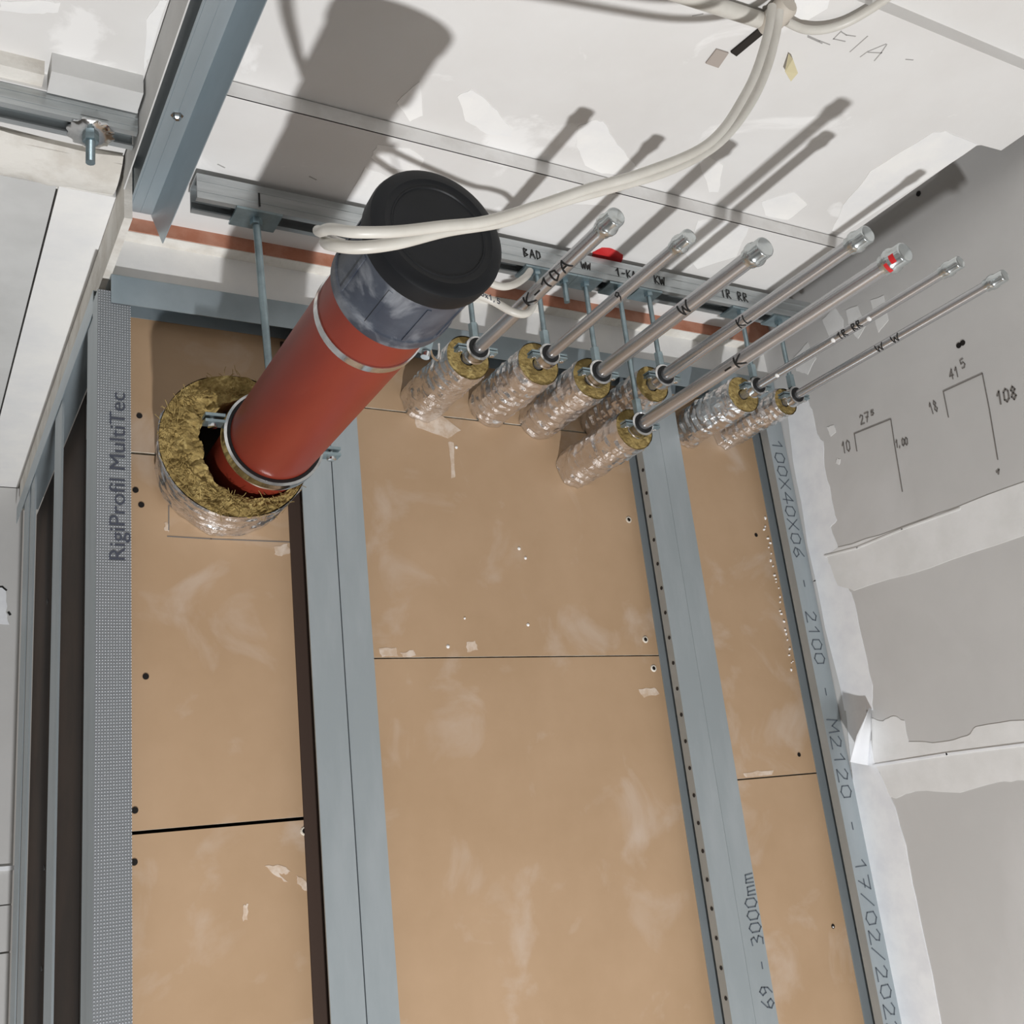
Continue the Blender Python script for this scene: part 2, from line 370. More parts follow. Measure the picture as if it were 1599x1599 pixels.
# rough plaster rib
mb = MB(); nx, ny = 60, 10
for i in range(nx+1):
    for j in range(ny+1):
        x = -.62+(.245+.62)*i/nx; y = 1.325+(1.42-1.325)*j/ny
        e = sin(pi*j/ny)
        mb.v.append(Vector((x, y+noise.noise((x*9, y*9, 1))*.006, H3+.012-e**.6*.016+noise.noise((x*22, y*22, 4))*.005)))
for i in range(nx):
    for j in range(ny):
        a = i*(ny+1)+j; mb.f.append((a, a+1, a+ny+2, a+ny+1)); mb.m.append(0)
mb.box(-.62, .245, 1.333, 1.42, H3+.006, H3+.03)
build('plaster_rib', mb, plaster, ce, smooth=60)
build('ceiling_board', MB().box(-1.2, .1690, 1.405, 2.70, H3, H3+.0125), whitegrey, ce)
build('ceiling_board', MB().box(.1722, .249, 1.405, 2.66, H3, H3+.0125), white2, ce)
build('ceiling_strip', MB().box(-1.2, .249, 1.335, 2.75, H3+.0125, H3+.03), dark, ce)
t1 = build('trim_1', MB().box(.262, XR, 1.482, 1.5095, H3, H2+.03), [terracotta]); tag(t1, kind='structure')
# terracotta face in front, beige soffit below
t2 = build('trim_2', MB().box(.259, XR, 1.4835, 1.5105, H3-.0015, H3+.001), plaster); tag(t2, kind='structure')
mb = MB(); n_ = 70
for i in range(n_+1):
    x = .259+(XR-.259)*i/n_; jz = noise.noise((x*14, 0, 2))*.0025; jb = noise.noise((x*20, 3, 2))*.002
    mb.v += [Vector((x, 1.5105, H3+jb)), Vector((x, 1.510+jz*.6, .932)), Vector((x, 1.509, .900+jz)), Vector((x, 1.56, .899+jz)), Vector((x, 1.56, H3+.02))]
for i in range(n_):
    for j in range(4): a = i*5+j; mb.f.append((a, a+1, a+6, a+5)); mb.m.append(0)
t3 = build('trim_3', mb, white2, smooth=50); tag(t3, kind='structure')
# side face beside the ceiling track and over the side frame
t4 = build('trim_4', MB().box(.2485, .2503, .2, 1.345, .942, H1+.004), whitegrey); tag(t4, kind='structure')
t5 = build('trim_5', MB().box(.2495, .2605, 1.3455, 2.62, .8965, H3+.014), plaster); tag(t5, kind='structure')

# bright filler patches on the ceiling
on1 = lambda x, y: PZ(x, y, H1)
on2 = lambda x, y: PZ(x, y, H2)
for pts in [[(714,150),(735,140),(752,150),(775,172),(800,205),(797,214),(760,208),(728,188)], [(903,198),(925,188),(942,190),(965,225),(998,266),(985,274),(940,270),(915,258),(901,228)],
            [(1360,268),(1455,208),(1476,205),(1528,226),(1440,285),(1318,364),(1300,360),(1318,320)], [(1190,315),(1240,300),(1262,320),(1230,344),(1196,336)], [(620,160),(655,128),(660,180),(640,190)], [(1108,300),(1085,230),(1130,258),(1122,300)]]:
    dab(pts, on1, (0,0,-1), white2, ce, .0008, 'filler_patch')
for pts in [[(590,226),(640,232),(662,248),(655,268),(600,262),(580,246)], [(540,318),(570,262),(596,270),(620,285),(600,330),(555,325)], [(870,300),(925,296),(960,305),(950,322),(880,318)], [(1090,345),(1120,342),(1170,356),(1150,400),(1090,420),(1070,395)]]:
    dab(pts, on2, (0,0,-1), white2, ce, .0007, 'filler_patch')
onL = lambda x, y: PZ(x, y, H1)
for pts in [[(0,2),(60,0),(95,4),(90,18),(60,22),(0,16)], [(228,30),(250,0),(262,0),(232,90),(226,110)]]: dab(pts, onL, (0,0,-1), white2, ce, .0008, 'filler_patch')
# pencilled letters and nicks on the ceiling
mb = MB()
for st in [[(1314,49),(1302,61),(1320,65)], [(1314,50),(1322,55),(1336,57)], [(1355,57),(1328,81)], [(1385,70),(1377,82),(1366,95)], [(1384,69),(1355,81),(1344,89)], [(1356,82),(1377,83)], [(1262,56),(1280,64),(1296,70)], [(1262,58),(1284,68)], [(1415,93),(1426,94)], [(1082,25),(1098,22)], [(376,182),(386,187)]]:
    mb.ribbon([PZ(a, b_, H1) for a, b_ in st], (0,0,-1), .0016, .0004)
for st in [[(341,257),(351,262)], [(484,276),(494,281)], [(1098,415),(1104,409)]]: mb.ribbon([PZ(a, b_, H2) for a, b_ in st], (0,0,-1), .002, .0004)
build('pencil_line', mb, pencil2, ce)
rm = dab([(926,394),(940,387),(956,388),(974,398),(970,410),(945,407),(925,400)], on2, (0,0,-1), redp, None, .0012, 'red_mark', .001)
tag(rm, 'smeared red paint mark on the white ceiling above the rail', 'paint mark')

# ---- right wall
wr = thing('wall_right', (XR, .9, .2), kind='structure')
onR = lambda x, y: PX(x, y, XR)
build('panel', MB().box(XR, XR+.0125, -2.9, YF, .455, 1.14), greyw, wr)
build('panel', MB().box(XR, XR+.0125, -2.9, YF, .084, .452), greyw, wr)
build('panel', MB().box(XR, XR+.0125, -2.9, YF, -2.7, .081), greyw, wr)
build('backing', MB().box(XR+.013, XR+.03, -2.9, 1.64, -2.7, 1.14), compound, wr)
build('backing', MB().box(XR, XR+.0125, YF, 1.62, -2.7, 1.0), greyw, wr)
nR = (-1,0,0)
# corner tape, board joints
dab([(1229,640),(1258,612),(1268,640),(1275,672),(1285,690),(1290,740),(1300,780),(1307,812),(1298,823),(1310,856),(1303,892),(1320,915),(1330,925),(1345,990),(1362,1070),(1364,1110),(1320,1110),(1290,980),(1262,850),(1240,720)], onR, nR, tape, wr, .0007, 'joint_compound', .0020)
dab([(1291,868),(1310,856),(1400,828),(1490,794),(1599,754),(1640,742),(1640,828),(1599,838),(1450,888),(1334,922),(1310,915),(1300,890)], onR, nR, compound, wr, .0011, 'joint_compound', .0014)
dab([(1361,1122),(1380,1127),(1396,1118),(1412,1126),(1420,1160),(1470,1160),(1512,1150),(1525,1135),(1599,1125),(1640,1122),(1640,1212),(1599,1219),(1560,1222),(1500,1238),(1430,1235),(1400,1246),(1388,1245),(1375,1205),(1365,1195)], onR, nR, compound, wr, .0009, 'joint_compound', .0013)
dab([(1322,1110),(1352,1100),(1366,1190),(1378,1215),(1398,1260),(1415,1320),(1430,1400),(1450,1490),(1474,1620),(1414,1620),(1396,1560),(1380,1480),(1360,1390),(1338,1270),(1330,1190)], onR, nR, tape, wr, .0014, 'joint_tape', .0010)
mb = MB(); mb.ribbon([onR(1366,1196), onR(1480,1178), onR(1640,1158)], nR, .004, .0022); build('joint_ridge', mb, tape, wr)
mb = MB(); mb.ribbon([onR(1290,869), onR(1340,856), onR(1410,827), onR(1500,795)], nR, .003, .0022); build('joint_ridge', mb, compound, wr)
# plaster smears behind the pipe ends
for pts in [[(1322,485),(1340,478),(1352,510),(1340,530),(1326,512)], [(1285,500),(1305,480),(1318,500),(1316,530),(1295,525)], [(1240,560),(1262,535),(1275,560),(1262,585),(1244,580)], [(1360,470),(1380,462),(1388,500),(1372,520)], [(1292,668),(1303,664),(1306,675),(1298,682)], [(1308,716),(1313,718),(1311,726),(1306,724)]]:
    dab(pts, onR, nR, compound, wr, .0008, 'filler_dab', .001)
# pencil sketch with measurements
mb = MB()
for st in [[(1339,705),(1335,678),(1392,655),(1398,695),(1410,768)], [(1482,652),(1474,612),(1535,584),(1546,640),(1559,718)]]:
    mb.ribbon([onR(*p) for p in st], nR, .0014, .0012)
def wall_note(txt, px, py, px2, py2, h, adv=.8, wd=.0014):
    a = onR(px, py); d = (onR(px2, py2)-a); up = Vector((0, -d.z, d.y)).normalized()
    if up.z < 0: up = -up
    S, wlen = strokes(txt, adv); 
    for st in S: mb.ribbon([a+d*(x/wlen)+up*(y*h) for x, y in st], nR, wd, .0012)
wall_note('27', 1345, 664, 1361, 657, .018); wall_note('5', 1361, 650, 1368, 647, .009)
wall_note('10', 1317, 709, 1331, 704, .022); wall_note('1,00', 1400, 700, 1420, 695, .014)
wall_note('41', 1485, 594, 1501, 587, .018); wall_note('5', 1503, 577, 1512, 571, .016)
wall_note('18', 1455, 648, 1468, 641, .021); wall_note('108', 1559, 633, 1592, 622, .022, wd=.0024)
mb.ribbon([onR(1557,738), onR(1561,734), onR(1560,741)], nR, .002, .0012)
build('pencil_line', mb, pencil, wr)
def wscrew(px, py, r=.005):
    p = onR(px, py); build('screw', MB().lathe((XR-.0012, p.y, p.z), (XR+.002, p.y, p.z), [(0, r*.3), (0, r), (.002, r)], 12), screwm, wr, smooth=40)
for q in [(1435,303),(1498,540),(1504,536)]: wscrew(*q)

# ---- far wall in the recess on the left
wf = thing('wall_far', (0, 2.66, 0), kind='structure')
for z0, z1 in [(-2.7,-.72),(-.715,-.078),(-.074,.018),(.0205,.965)]:
    build('panel', MB().box(-1.2, .262, 2.66, 2.6725, z0, z1), greyw, wf)
build('backing', MB().box(-1.2, .262, 2.673, 2.69, -2.7, 1.0), compound, wf)
mb = MB(); mb.quadprism([PY(-60,1359,2.66), PY(24,1352,2.66), PY(24,1359,2.66), PY(-60,1366,2.66)], (0,-.006,0)); build('joint_ridge', mb, tape, wf)
dab([(-40,918),(8,918),(11,922),(11,956),(15,975),(-40,978)], lambda x, y: PY(x, y, 2.66), (0,-1,0), tape, wf, .001, 'filler_patch', .002)
mb = MB(); mb.ribbon([PY(-30,917,2.66), PY(4,917,2.66), PY(10,922,2.66)], (0,-1,0), .004, .001); mb.ribbon([PY(14,957,2.66), PY(16,960,2.66)], (0,-1,0), .005, .001); build('pencil_line', mb, marker, wf)

# ================================================================== METAL FRAME
TH = .0012
def c_stud(name, x0, x1, web, label, group, zt=.892, zb=-2.70, yf=YF, mt=galv, lip=.010, yb=YB-.0008, holes=False, backl=None, text=None):
    """C-section stud: front flange, web on side 'L' or 'R', back flange, return lips"""
    t = thing(name, ((x0+x1)/2, (yf+yb)/2, zb), label, 'metal stud', group)
    xw = x0 if web == 'L' else x1-TH
    mb = MB().box(x0, x1, yf, yf+TH, zb, zt); build('front_flange', mb, mt, t)
    mb = MB().box(xw, xw+TH, yf+TH, yb-TH, zb, zt)
    o = build('web', mb, galv, t)
    bx0 = x0 if backl is None else backl
    mb = MB().box(bx0, x1, yb-TH, yb, zb, zt); o2 = build('back_flange', mb, galv, t)
    xl = x1-TH if web == 'L' else x0
    mb = MB().box(xl, xl+TH, yf+TH, yf+TH+lip, zb, zt); o3 = build('lip', mb, galv, t)
    if holes:
        for k in range(34):
            z = .80-k*.046
            hb = MB().cyl((x0-.0006, yf+.0062, z), (x0+.0002, yf+.0062, z), .0036, 8)
            build('perforation', hb, dark, under(o3, t))
    return t
# printed / knurled corner stud on the left
st = c_stud('corner_stud', .2405, .2872, 'L', 'knurled corner stud left of the big red pipe, printed with dark letters', None, mt=knurl, zt=.868)
mb = font_text('RigiProfil MultiTec', PY(196, 878, YF-.0005), (0,0,1), (-1,0,0), .0315)
# squeeze to the printed length
z0 = PY(199, 878, YF).z; zl = max(v.z for v in mb.v)-z0; want = PY(203, 616, YF).z-z0
for v in mb.v: v.z = z0+(v.z-z0)*want/zl
build('lettering', mb, inkd, st)
GS = 'double studs between the tan boards'
cs_ = c_stud('metal_stud', .5415, .5912, 'R', 'left half of the double galvanised stud right of the red pipe', GS, yb=YB-.004, lip=.002, backl=.566)
build('dark_strip', MB().box(.5325, .5890, YB-.0038, YB-.0006, -2.7, .846), mat('dark_brown_strip', rgb(62,46,37), .9), cs_)  # dark brown strip on the board beside the centre stud
c_stud('metal_stud', .5950, .6425, 'L', 'right half of the double galvanised stud right of the red pipe', GS, yf=YF+.005)
c_stud('metal_stud', 1.2160, 1.2645, 'R', 'left half of the perforated double stud under the steel pipes', GS, holes=True, lip=.017)
st = c_stud('metal_stud', 1.2660, 1.3135, 'R', 'right half of the double stud under the steel pipes, printed with dotted digits', GS, yf=YF+.0012)
mb = MB(); a = PY(1216, 1592, YF); b_ = PY(1183, 1357, YF)
def dotted(mb, txt, a, b_, up, size, adv, wd, y):
    d = (b_-a); S, wl = strokes(txt, adv); d_ = d.normalized(); L_ = d.length
    up = Vector(up)
    for s_ in S: mb.ribbon([a+d*(x/wl)+up*(q*size) for x, q in s_], (0,-1,0), wd, .0007)
zz = lambda px, py: PY(px, py, YF+.0012)
for txt, p0, p1 in [('69', (1214,1574), (1209,1532)), ('-', (1208,1512), (1206,1494)), ('3000mm', (1199,1474), (1184,1358))]:
    A = zz(*p0); B = zz(*p1); x_ = 1.3105
    mb = MB(); dotted(mb, txt, Vector((x_, A.y, A.z)), Vector((x_, B.y, B.z)), (-1,0,0), .026, .74, .0019, 0)
    build('lettering', mb, inkb, st)
st = c_stud('edge_stud', 1.5490, 1.5935, 'R', 'galvanised edge stud against the right wall, printed with dotted numbers', None, yf=YF-.0005, lip=.018)
mb = MB()
for txt, p0, p1 in [('100X40X06', (1218,688), (1246,876)), ('-', (1255,905), (1258,922)), ('2100', (1266,955), (1288,1042)), ('-', (1291,1073), (1294,1092)), ('M2120', (1302,1124), (1326,1252)), ('-', (1331,1282), (1335,1302)), ('17/02/2022', (1343,1340), (1400,1625))]:
    A = PY(*p0, YF); B = PY(*p1, YF); x_ = 1.5570
    mb = MB(); dotted(mb, txt, Vector((x_, YF-.0005, A.z)), Vector((x_, YF-.0005, B.z)), (1,0,0), .0265, .74, .0019, 0)
    build('lettering', mb, inkb, st)
# filler crumbs along the edge stud
# head track
t = thing('head_track', (.93, 1.52, ZT0), 'long galvanised head track running over the studs under the white band', 'metal track')
build('front_flange', MB().box(.2590, 1.5940, YF-.0022, YF-.0010, ZT0, ZT1), galv2, t)
build('web', MB().box(.2590, 1.5940, YF-.0010, YB-.001, ZT1, ZT1+TH), galv2, t)
build('back_flange', MB().box(.2885, 1.5500, YB-.0032, YB-.0022, ZT0+.004, ZT1), galv2, t)

# side frame going back on the left
t = thing('side_track', (.25, 2.0, ZT0), 'galvanised side track running back above the dark opening', 'metal track')
build('outer_flange', MB().box(.2420, .2432, 1.553, 2.60, ZT0+.008, ZT1), galv2, t)
build('web', MB().box(.2432, .2880, 1.553, 2.60, ZT1-TH, ZT1), galv2, t)
def side_stud(y0, y1, lab, bead=True):
    t = thing('side_stud', (.265, (y0+y1)/2, -2.7), lab, 'metal stud', 'studs of the dark side frame')
    build('outer_flange', MB().box(.2440, .2452, y0, y1, -2.70, .885), galv, t)
    build('web', MB().box(.2452, .2476, y0, y0+TH, -2.70, .885), galv, t)
    build('lip', MB().box(.2452, .2490, y1-TH, y1, -2.70, .885), galv, t)
side_stud(1.552, 1.612, 'grey side stud directly behind the knurled corner stud')
side_stud(1.885, 1.972, 'middle grey side stud in the dark opening on the left')
side_stud(2.270, 2.330, 'rear bluish side stud in the dark opening')
side_stud(2.370, 2.450, 'farthest side stud beside the light grey far wall')
ws = thing('wall_shaft', (.31, 2.1, 0), kind='structure')
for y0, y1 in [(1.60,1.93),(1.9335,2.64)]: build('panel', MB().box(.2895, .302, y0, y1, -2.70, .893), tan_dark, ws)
build('panel', MB().box(.2865, .2893, 1.62, 1.90, .79, .858), whitegrey, ws)
for px, py in [(75,940),(70,1356),(66,1513)]:
    p = PX(px, py, .2895); build('screw', MB().lathe((.2885, p.y, p.z), (.2905, p.y, p.z), [(0, .002), (0, .006), (.002, .006)], 10), screwm, ws)

# ceiling track above the left stud
t = thing('ceiling_track', (.287, .9, H2), 'galvanised ceiling track running towards the viewer at upper left', 'metal track')
build('web', MB().box(.2620, .3125, .15, 1.462, H2-.0024, H2-.0012), galv2, t)
build('left_flange', MB().box(.2620, .2632, .15, 1.462, .9400, H2-.0024), galv2, t)
mb = MB(); mb.quadprism([(.3113,.15,H2-.0024),(.3125,.15,H2-.0024),(.3285,.15,.943),(.3273,.15,.943)], (0, 1.315, 0)); build('right_flange', mb, galv2, t)
mb = MB()
for xx in (.280, .2955): mb.box(xx-.0012, xx+.0012, .15, 1.46, H2-.0034, H2-.0024)
build('bead', mb, galv2, t)
p = PZ(277, 178, H2); mb = MB(); mb.lathe((p.x, p.y, H2-.0024), (p.x, p.y, H2-.012), [(0,.0085),(.0012,.0085),(.0013,.0055),(.006,.0055),(.0075,.003)], 6); build('screw', mb, chrome, t, smooth=30)

# ================================================================== RAILS
def c_rail(name, x0, x1, y0, y1, z0, z1, label):
    t = thing(name, ((x0+x1)/2, (y0+y1)/2, z0), label, 'mounting rail'); k = .0025
    build('near_side', MB().box(x0, x1, y0, y0+k, z0, z1), railm, t)
    build('far_side', MB().box(x0, x1, y1-k, y1, z0, z1), railm, t)
    build('back', MB().box(x0, x1, y0+k, y1-k, z1-k, z1), railm, t)
    build('lip', MB().box(x0, x1, y0+k, y0+.0095, z0, z0+k), railm, t)
    build('lip', MB().box(x0, x1, y1-.0095, y1-k, z0, z0+k), railm, t)
    mb = MB()
    for zz_ in (.3, .72): mb.box(x0, x1, y0-.0008, y0, z0+(z1-z0)*zz_-.0012, z0+(z1-z0)*zz_+.0012)
    build('bead', mb, railm, t)
    return t
RY0, RY1, RZ0, RZ1 = 1.323, 1.364, .9375, .9785
rl = c_rail('mounting_rail', .345, 1.555, RY0, RY1, RZ0, RZ1, 'long slotted zinc rail under the ceiling carrying the pipe hangers')
mb = MB()
for txt, px, py, h in [('BAD', 818, 396, .016), ('WW', 908, 412, .013), ('1-KA', 962, 424, .015), ('KW', 1022, 436, .016), ('1R RR', 1126, 460, .018)]:
    a = PY(px, py, RY0-.0009); mb = MB(); write_flat(mb, txt, (a.x, RY0-.0009, RZ0+.012), (1,0,0), (0,0,1), h, .0018); build('lettering', mb, marker, rl)
mb = MB(); mb.ribbon([PY(405,303,RY0-.0009), PY(406,322,RY0-.0009)], (0,-1,0), .0025, .0006)
build('marker_tick', mb, marker, rl)
rl2 = c_rail('mounting_rail', -.9, .2470, 1.2380, 1.2780, .9590, .9890, 'short zinc rail at upper left with a toothed washer')
# bolt with toothed washer in the short rail
bp_ = PZ(145, 198, .957); bx, by = bp_.x, 1.258
t = thing('hammer_bolt', (bx, by, .957), 'threaded bolt with toothed washer hanging from the short rail', 'bolt')
mb = MB(); mb.lathe((bx, by, .9585), (bx, by, .950), [(0,.0285),(.003,.0290),(.005,.0255),(.0065,.018),(.0066,.008)], 48, jit=lambda a, d: 1+.045*(1 if sin(a*12) > 0 else -1) if d < .004 else 1)
build('toothed_washer', mb, chrome, t, smooth=30)
build('nut', MB().lathe((bx, by, .9525), (bx, by, .943), [(0,.0105),(.0095,.0105)], 6), zinc, t)
def threaded(a, b_, r, pitch=.0017, n=10):
    a = Vector(a); b_ = Vector(b_); L_ = (b_-a).length; k = int(L_/pitch*2); pr = []
    for i in range(k+1): pr.append((L_*i/k, r if i % 2 else r*.86))
    return MB().lathe(a, b_, pr, n)
build('threaded_rod', threaded((bx, by, .946), (bx, by, .911), .0062), zinc, t, smooth=80)

# ================================================================== STEEL PIPES, INSULATION, HANGERS
# name, centre x/z scale source (x, z at y=1.427), scale, end y, radius, sleeve radius, sleeve front y
PIPES = [
 (1, .835, .8180, .940, .945, .0110, .0385, 1.368),
 (2, .979, .8275, .936, .957, .0095, .0390, 1.364),
 (3, 1.0845, .8075, .940, .923, .0125, .0385, 1.360),
 (4, 1.232, .8205, .934, .855, .0110, .0345, 1.362),
 (5, 1.1615, .7145, .936, .761, .0115, .0375, 1.352),
 (6, 1.4665, .8295, .934, .872, .0085, .0365, 1.366),
 (7, 1.568, .8210, .940, .872, .0085, .0275, 1.364)]
PL = {1: 'thick stainless pipe nearest the red pipe, marked with handwriting', 2: 'second stainless pipe from the red pipe, slim with a dull cap',
      3: 'third stainless pipe from the red pipe, marked W', 4: 'stainless pipe just above the lowest one, marked with a K', 5: 'lowest stainless pipe, red paint on its cap',
      6: 'slim shiny pipe with white specks, second from the right wall', 7: 'slim shiny pipe nearest the right wall'}
IL = {1: 'foil wrapped insulation on the pipe nearest the red pipe', 2: 'foil insulation around the second pipe from the red pipe', 3: 'foil insulation around the third pipe from the red pipe',
      4: 'foil insulation partly hidden behind the lowest pipe', 5: 'lowest and longest foil insulation sleeve over the perforated double stud', 6: 'ribbed silvery foil insulation sleeve, second from the right wall', 7: 'thin foil insulation sleeve nearest the right wall'}
HL = {1: 'threaded hanger and clamp of the pipe nearest the red pipe', 2: 'threaded hanger and clamp of the second pipe from the red pipe', 3: 'threaded hanger and clamp holding the pipe marked W',
      4: 'threaded hanger and clamp of the pipe above the lowest one', 5: 'longest threaded hanger, clamping the lowest pipe', 6: 'threaded hanger and clamp second from the right wall', 7: 'threaded hanger and clamp nearest the right wall'}

def foil_sleeve(mb, c, r, y0, y1, seed, amp=.0028, n=64, m_=30, taper=1.0):
    rows = []
    for j in range(m_+1):
        f = j/m_; y = y0+(y1-y0)*f
        for i in range(n):
            a = 2*pi*i/n
            d = noise.noise((cos(a)*2.2+seed, sin(a)*2.2, y*42))*amp + noise.noise((cos(a)*7+seed, sin(a)*7, y*130))*amp*.55 + sin(y*330+cos(a)*2+seed)*amp*.28
            rr = r*(1+(taper-1)*f)+d*(0.35 if j in (0,) else 1)
            mb.v.append(Vector((c[0]+cos(a)*rr, y, c[1]+sin(a)*rr)))
    for j in range(m_):
        for i in range(n):
            i2 = (i+1) % n; mb.f.append((j*n+i, j*n+i2, (j+1)*n+i2, (j+1)*n+i)); mb.m.append(0)
def wool_ring(mb, c, ro, c2, ri, y, seed, amp=.004, n=64, m_=10, depth=.02):
    base = len(mb.v)
    for j in range(m_+1):
        f = j/m_
        for i in range(n):
            a = 2*pi*i/n
            po = Vector((c[0]+cos(a)*ro, c[1]+sin(a)*ro)); pi_ = Vector((c2[0]+cos(a)*ri, c2[1]+sin(a)*ri))
            p = po.lerp(pi_, f)
            d = (noise.noise((p.x*45+seed, p.y*45, 1))*.6+noise.noise((p.x*120+seed, p.y*120, 5))*.6+noise.noise((p.x*300+seed, p.y*300, 8))*.45)*amp*(0.3 if j == 0 else 1)
            jx = noise.noise((p.x*60, p.y*60, seed+9))*amp*.8*(j > 0)
            mb.v.append(Vector((p.x+jx, y+d+.0008, p.y+jx)))
    for i in range(n):                                  # inner lip going back into the hole
        a = 2*pi*i/n; mb.v.append(Vector((c2[0]+cos(a)*ri*1.04, y+depth, c2[1]+sin(a)*ri*1.04)))
    for j in range(m_+1):
        for i in range(n):
            i2 = (i+1) % n; q = base+j*n; mb.f.append((q+i, q+i2, q+n+i2, q+n+i)); mb.m.append(0)

MARK = {1: ('K-1DA', .0310, 1.172), 3: ('W', .030, 1.106), 4: ('KL', .019, 1.124), 5: ('-K', .030, 1.106), 6: ('1R RR', .0135, 1.119), 7: ('W W', .0220, 1.130), 2: ('9', .018, 1.126)}
for k, x, z, s, ye, r, rs, yf in PIPES:
    cx, cz = x*s, z*s; yc = 1.427*s
    # --- pipe
    t = thing('steel_pipe', (cx, YB, cz), PL[k], 'pipe', 'capped stainless pipes')
    build('tube', MB().cyl((cx, YB-.0006, cz), (cx, ye+.012, cz), r, 28), inox, t, smooth=40)
    rc = r*1.24
    pr = [(0, r*1.02), (.0005, rc*.97), (.004, rc), (.007, rc*1.02), (.010, rc*1.16), (.014, rc*1.20), (.018, rc*1.12), (.020, rc), (.033, rc), (.0345, rc*.95), (.035, rc*.86), (.0346, rc*.82)]
    build('end_cap', MB().lathe((cx, ye+.035, cz), (cx, ye, cz), pr, 28), capm, t, smooth=50)
    if k in MARK:
        txt, sz_, ym = MARK[k]; mb = MB()
        # letters sit on the side turned to the viewer
        ang = math.atan2(-cz, -cx)
        write_cyl(mb, txt, (cx, cz), r, ym, -1, ang+.75, sz_, .0024 if k in (1,3,5) else .0016, hs=r*1.5)
        build('lettering', mb, marker, t)
    if k == 5:
        mb = MB(); A0 = math.atan2(-cz, -cx)
        for yy, da, wd in [(ye+.013, -.55, .010), (ye+.022, -.1, .005)]:
            for q in range(5):
                a0 = A0+da+q*.16; a1 = a0+.17; R_ = rc+.0006 if yy < ye+.016 else rc*1.2+.0006
                mb.add([(cx+cos(a)*R_, y_, cz+sin(a)*R_) for a in (a0, a1) for y_ in (yy-wd/2, yy+wd/2)]+[(cx+cos(a)*(R_-.002), y_, cz+sin(a)*(R_-.002)) for a in (a0, a1) for y_ in (yy-wd/2, yy+wd/2)], [(0,1,3,2),(4,6,7,5),(0,4,5,1),(2,3,7,6),(0,2,6,4),(1,5,7,3)])
        build('red_paint', mb, redp, t)
    if k == 6:
        mb = MB()
        for yy, da in [(1.05, .2), (1.13, .1), (1.27, .3)]:
            a = math.atan2(-cz, -cx)+da; p = Vector((cx+cos(a)*r, yy, cz+sin(a)*r)); mb.lathe(p-Vector((cos(a),0,sin(a)))*.001, p+Vector((cos(a),0,sin(a)))*.0015, [(0,.0045),(.0016,.0038),(.0024,.002)], 8)
        build('plaster_speck', mb, white2, t)
    # --- insulation
    t = thing('pipe_insulation', (cx, YB, cz), IL[k], 'insulation', 'foil insulation sleeves at the board wall')
    mb = MB(); foil_sleeve(mb, (cx, cz), rs, yf, YB-.001, k*3.1, amp=.0030 if k != 6 else .0036, taper=1.03)
    build('foil_jacket', mb, foil, t, smooth=14)
    mb = MB(); wool_ring(mb, (cx, cz), rs*.985, (cx, cz), r+.0022, yf+.001, k*1.7, amp=.0022, n=40, m_=8, depth=.01)
    build('wool_core', mb, wool, t, smooth=80)
    # --- hanger with clamp
    t = thing('pipe_hanger', (cx, yc, RZ0), HL[k], 'pipe clamp', 'pipe hangers on the long rail')
    build('plate', MB().box(cx-.026, cx+.026, RY0+.001, RY1-.001, RZ0-.0045, RZ0-.0008), zinc, t)
    build('hexagon_nut', MB().lathe((cx, yc, RZ0-.0045), (cx, yc, RZ0-.012), [(0,.0085),(.0075,.0085)], 6), zinc, t)
    zr = cz+r+.012
    build('threaded_rod', threaded((cx, yc, RZ0-.004), (cx, yc, zr+.004), .0046), zinc, t, smooth=80)
    build('coupling_nut', MB().lathe((cx, yc, zr+.024), (cx, yc, zr-.002), [(0,.0078),(.001,.0082),(.025,.0082),(.026,.0078)], 6), zinc, t)
    ro = r+.0088
    mb = MB(); mb.lathe((cx, yc-.011, cz), (cx, yc+.011, cz), [(0, r+.0004), (0, r+.0062), (.022, r+.0062), (.022, r+.0004)], 28, closed=True); build('rubber_lining', mb, blackr, t, smooth=40)
    mb = MB(); mb.lathe((cx, yc-.0095, cz), (cx, yc+.0095, cz), [(0, r+.0058), (.001, ro+.0010), (.0045, ro-.0004), (.0095, ro+.0012), (.0145, ro-.0004), (.018, ro+.0010), (.019, r+.0058)], 32, closed=True)
    build('clamp_ring', mb, chrome, t, smooth=40)
    for sd in (-1, 1):
        xa, xb = sorted((cx+sd*(ro-.001), cx+sd*(ro+.0155)))
        mb = MB(); mb.box(xa, xb, yc-.0085, yc+.0085, cz+.0010, cz+.0042); mb.box(xa, xb, yc-.0085, yc+.0085, cz-.0042, cz-.0010)
        lug = build('lug', mb, zinc, t)
        xs = cx+sd*(ro+.0085)
        mb = MB(); mb.lathe((xs, yc, cz-.0075), (xs, yc, cz+.006), [(0,.0035),(.0008,.0046),(.0034,.0046),(.0036,.0026),(.0135,.0026)], 12); build('screw', mb, chrome, under(lug, t), smooth=30)
# a short spare bolt next to the W hanger and one spare plate
p = PY(880, 430, 1.343)
t = thing('spare_bolt', (p.x, 1.343, RZ0), 'short spare threaded bolt on the rail, ending above the pipes', 'bolt')
build('plate', MB().box(p.x-.018, p.x+.016, RY0+.001, RY1-.001, RZ0-.0045, RZ0-.0008), zinc, t)
build('threaded_rod', threaded((p.x, 1.343, RZ0-.004), (p.x, 1.343, RZ0-.048), .0052), zinc, t, smooth=80)
build('nut', MB().lathe((p.x, 1.343, RZ0-.0045), (p.x, 1.343, RZ0-.012), [(0,.0085),(.0075,.0085)], 6), zinc, t)

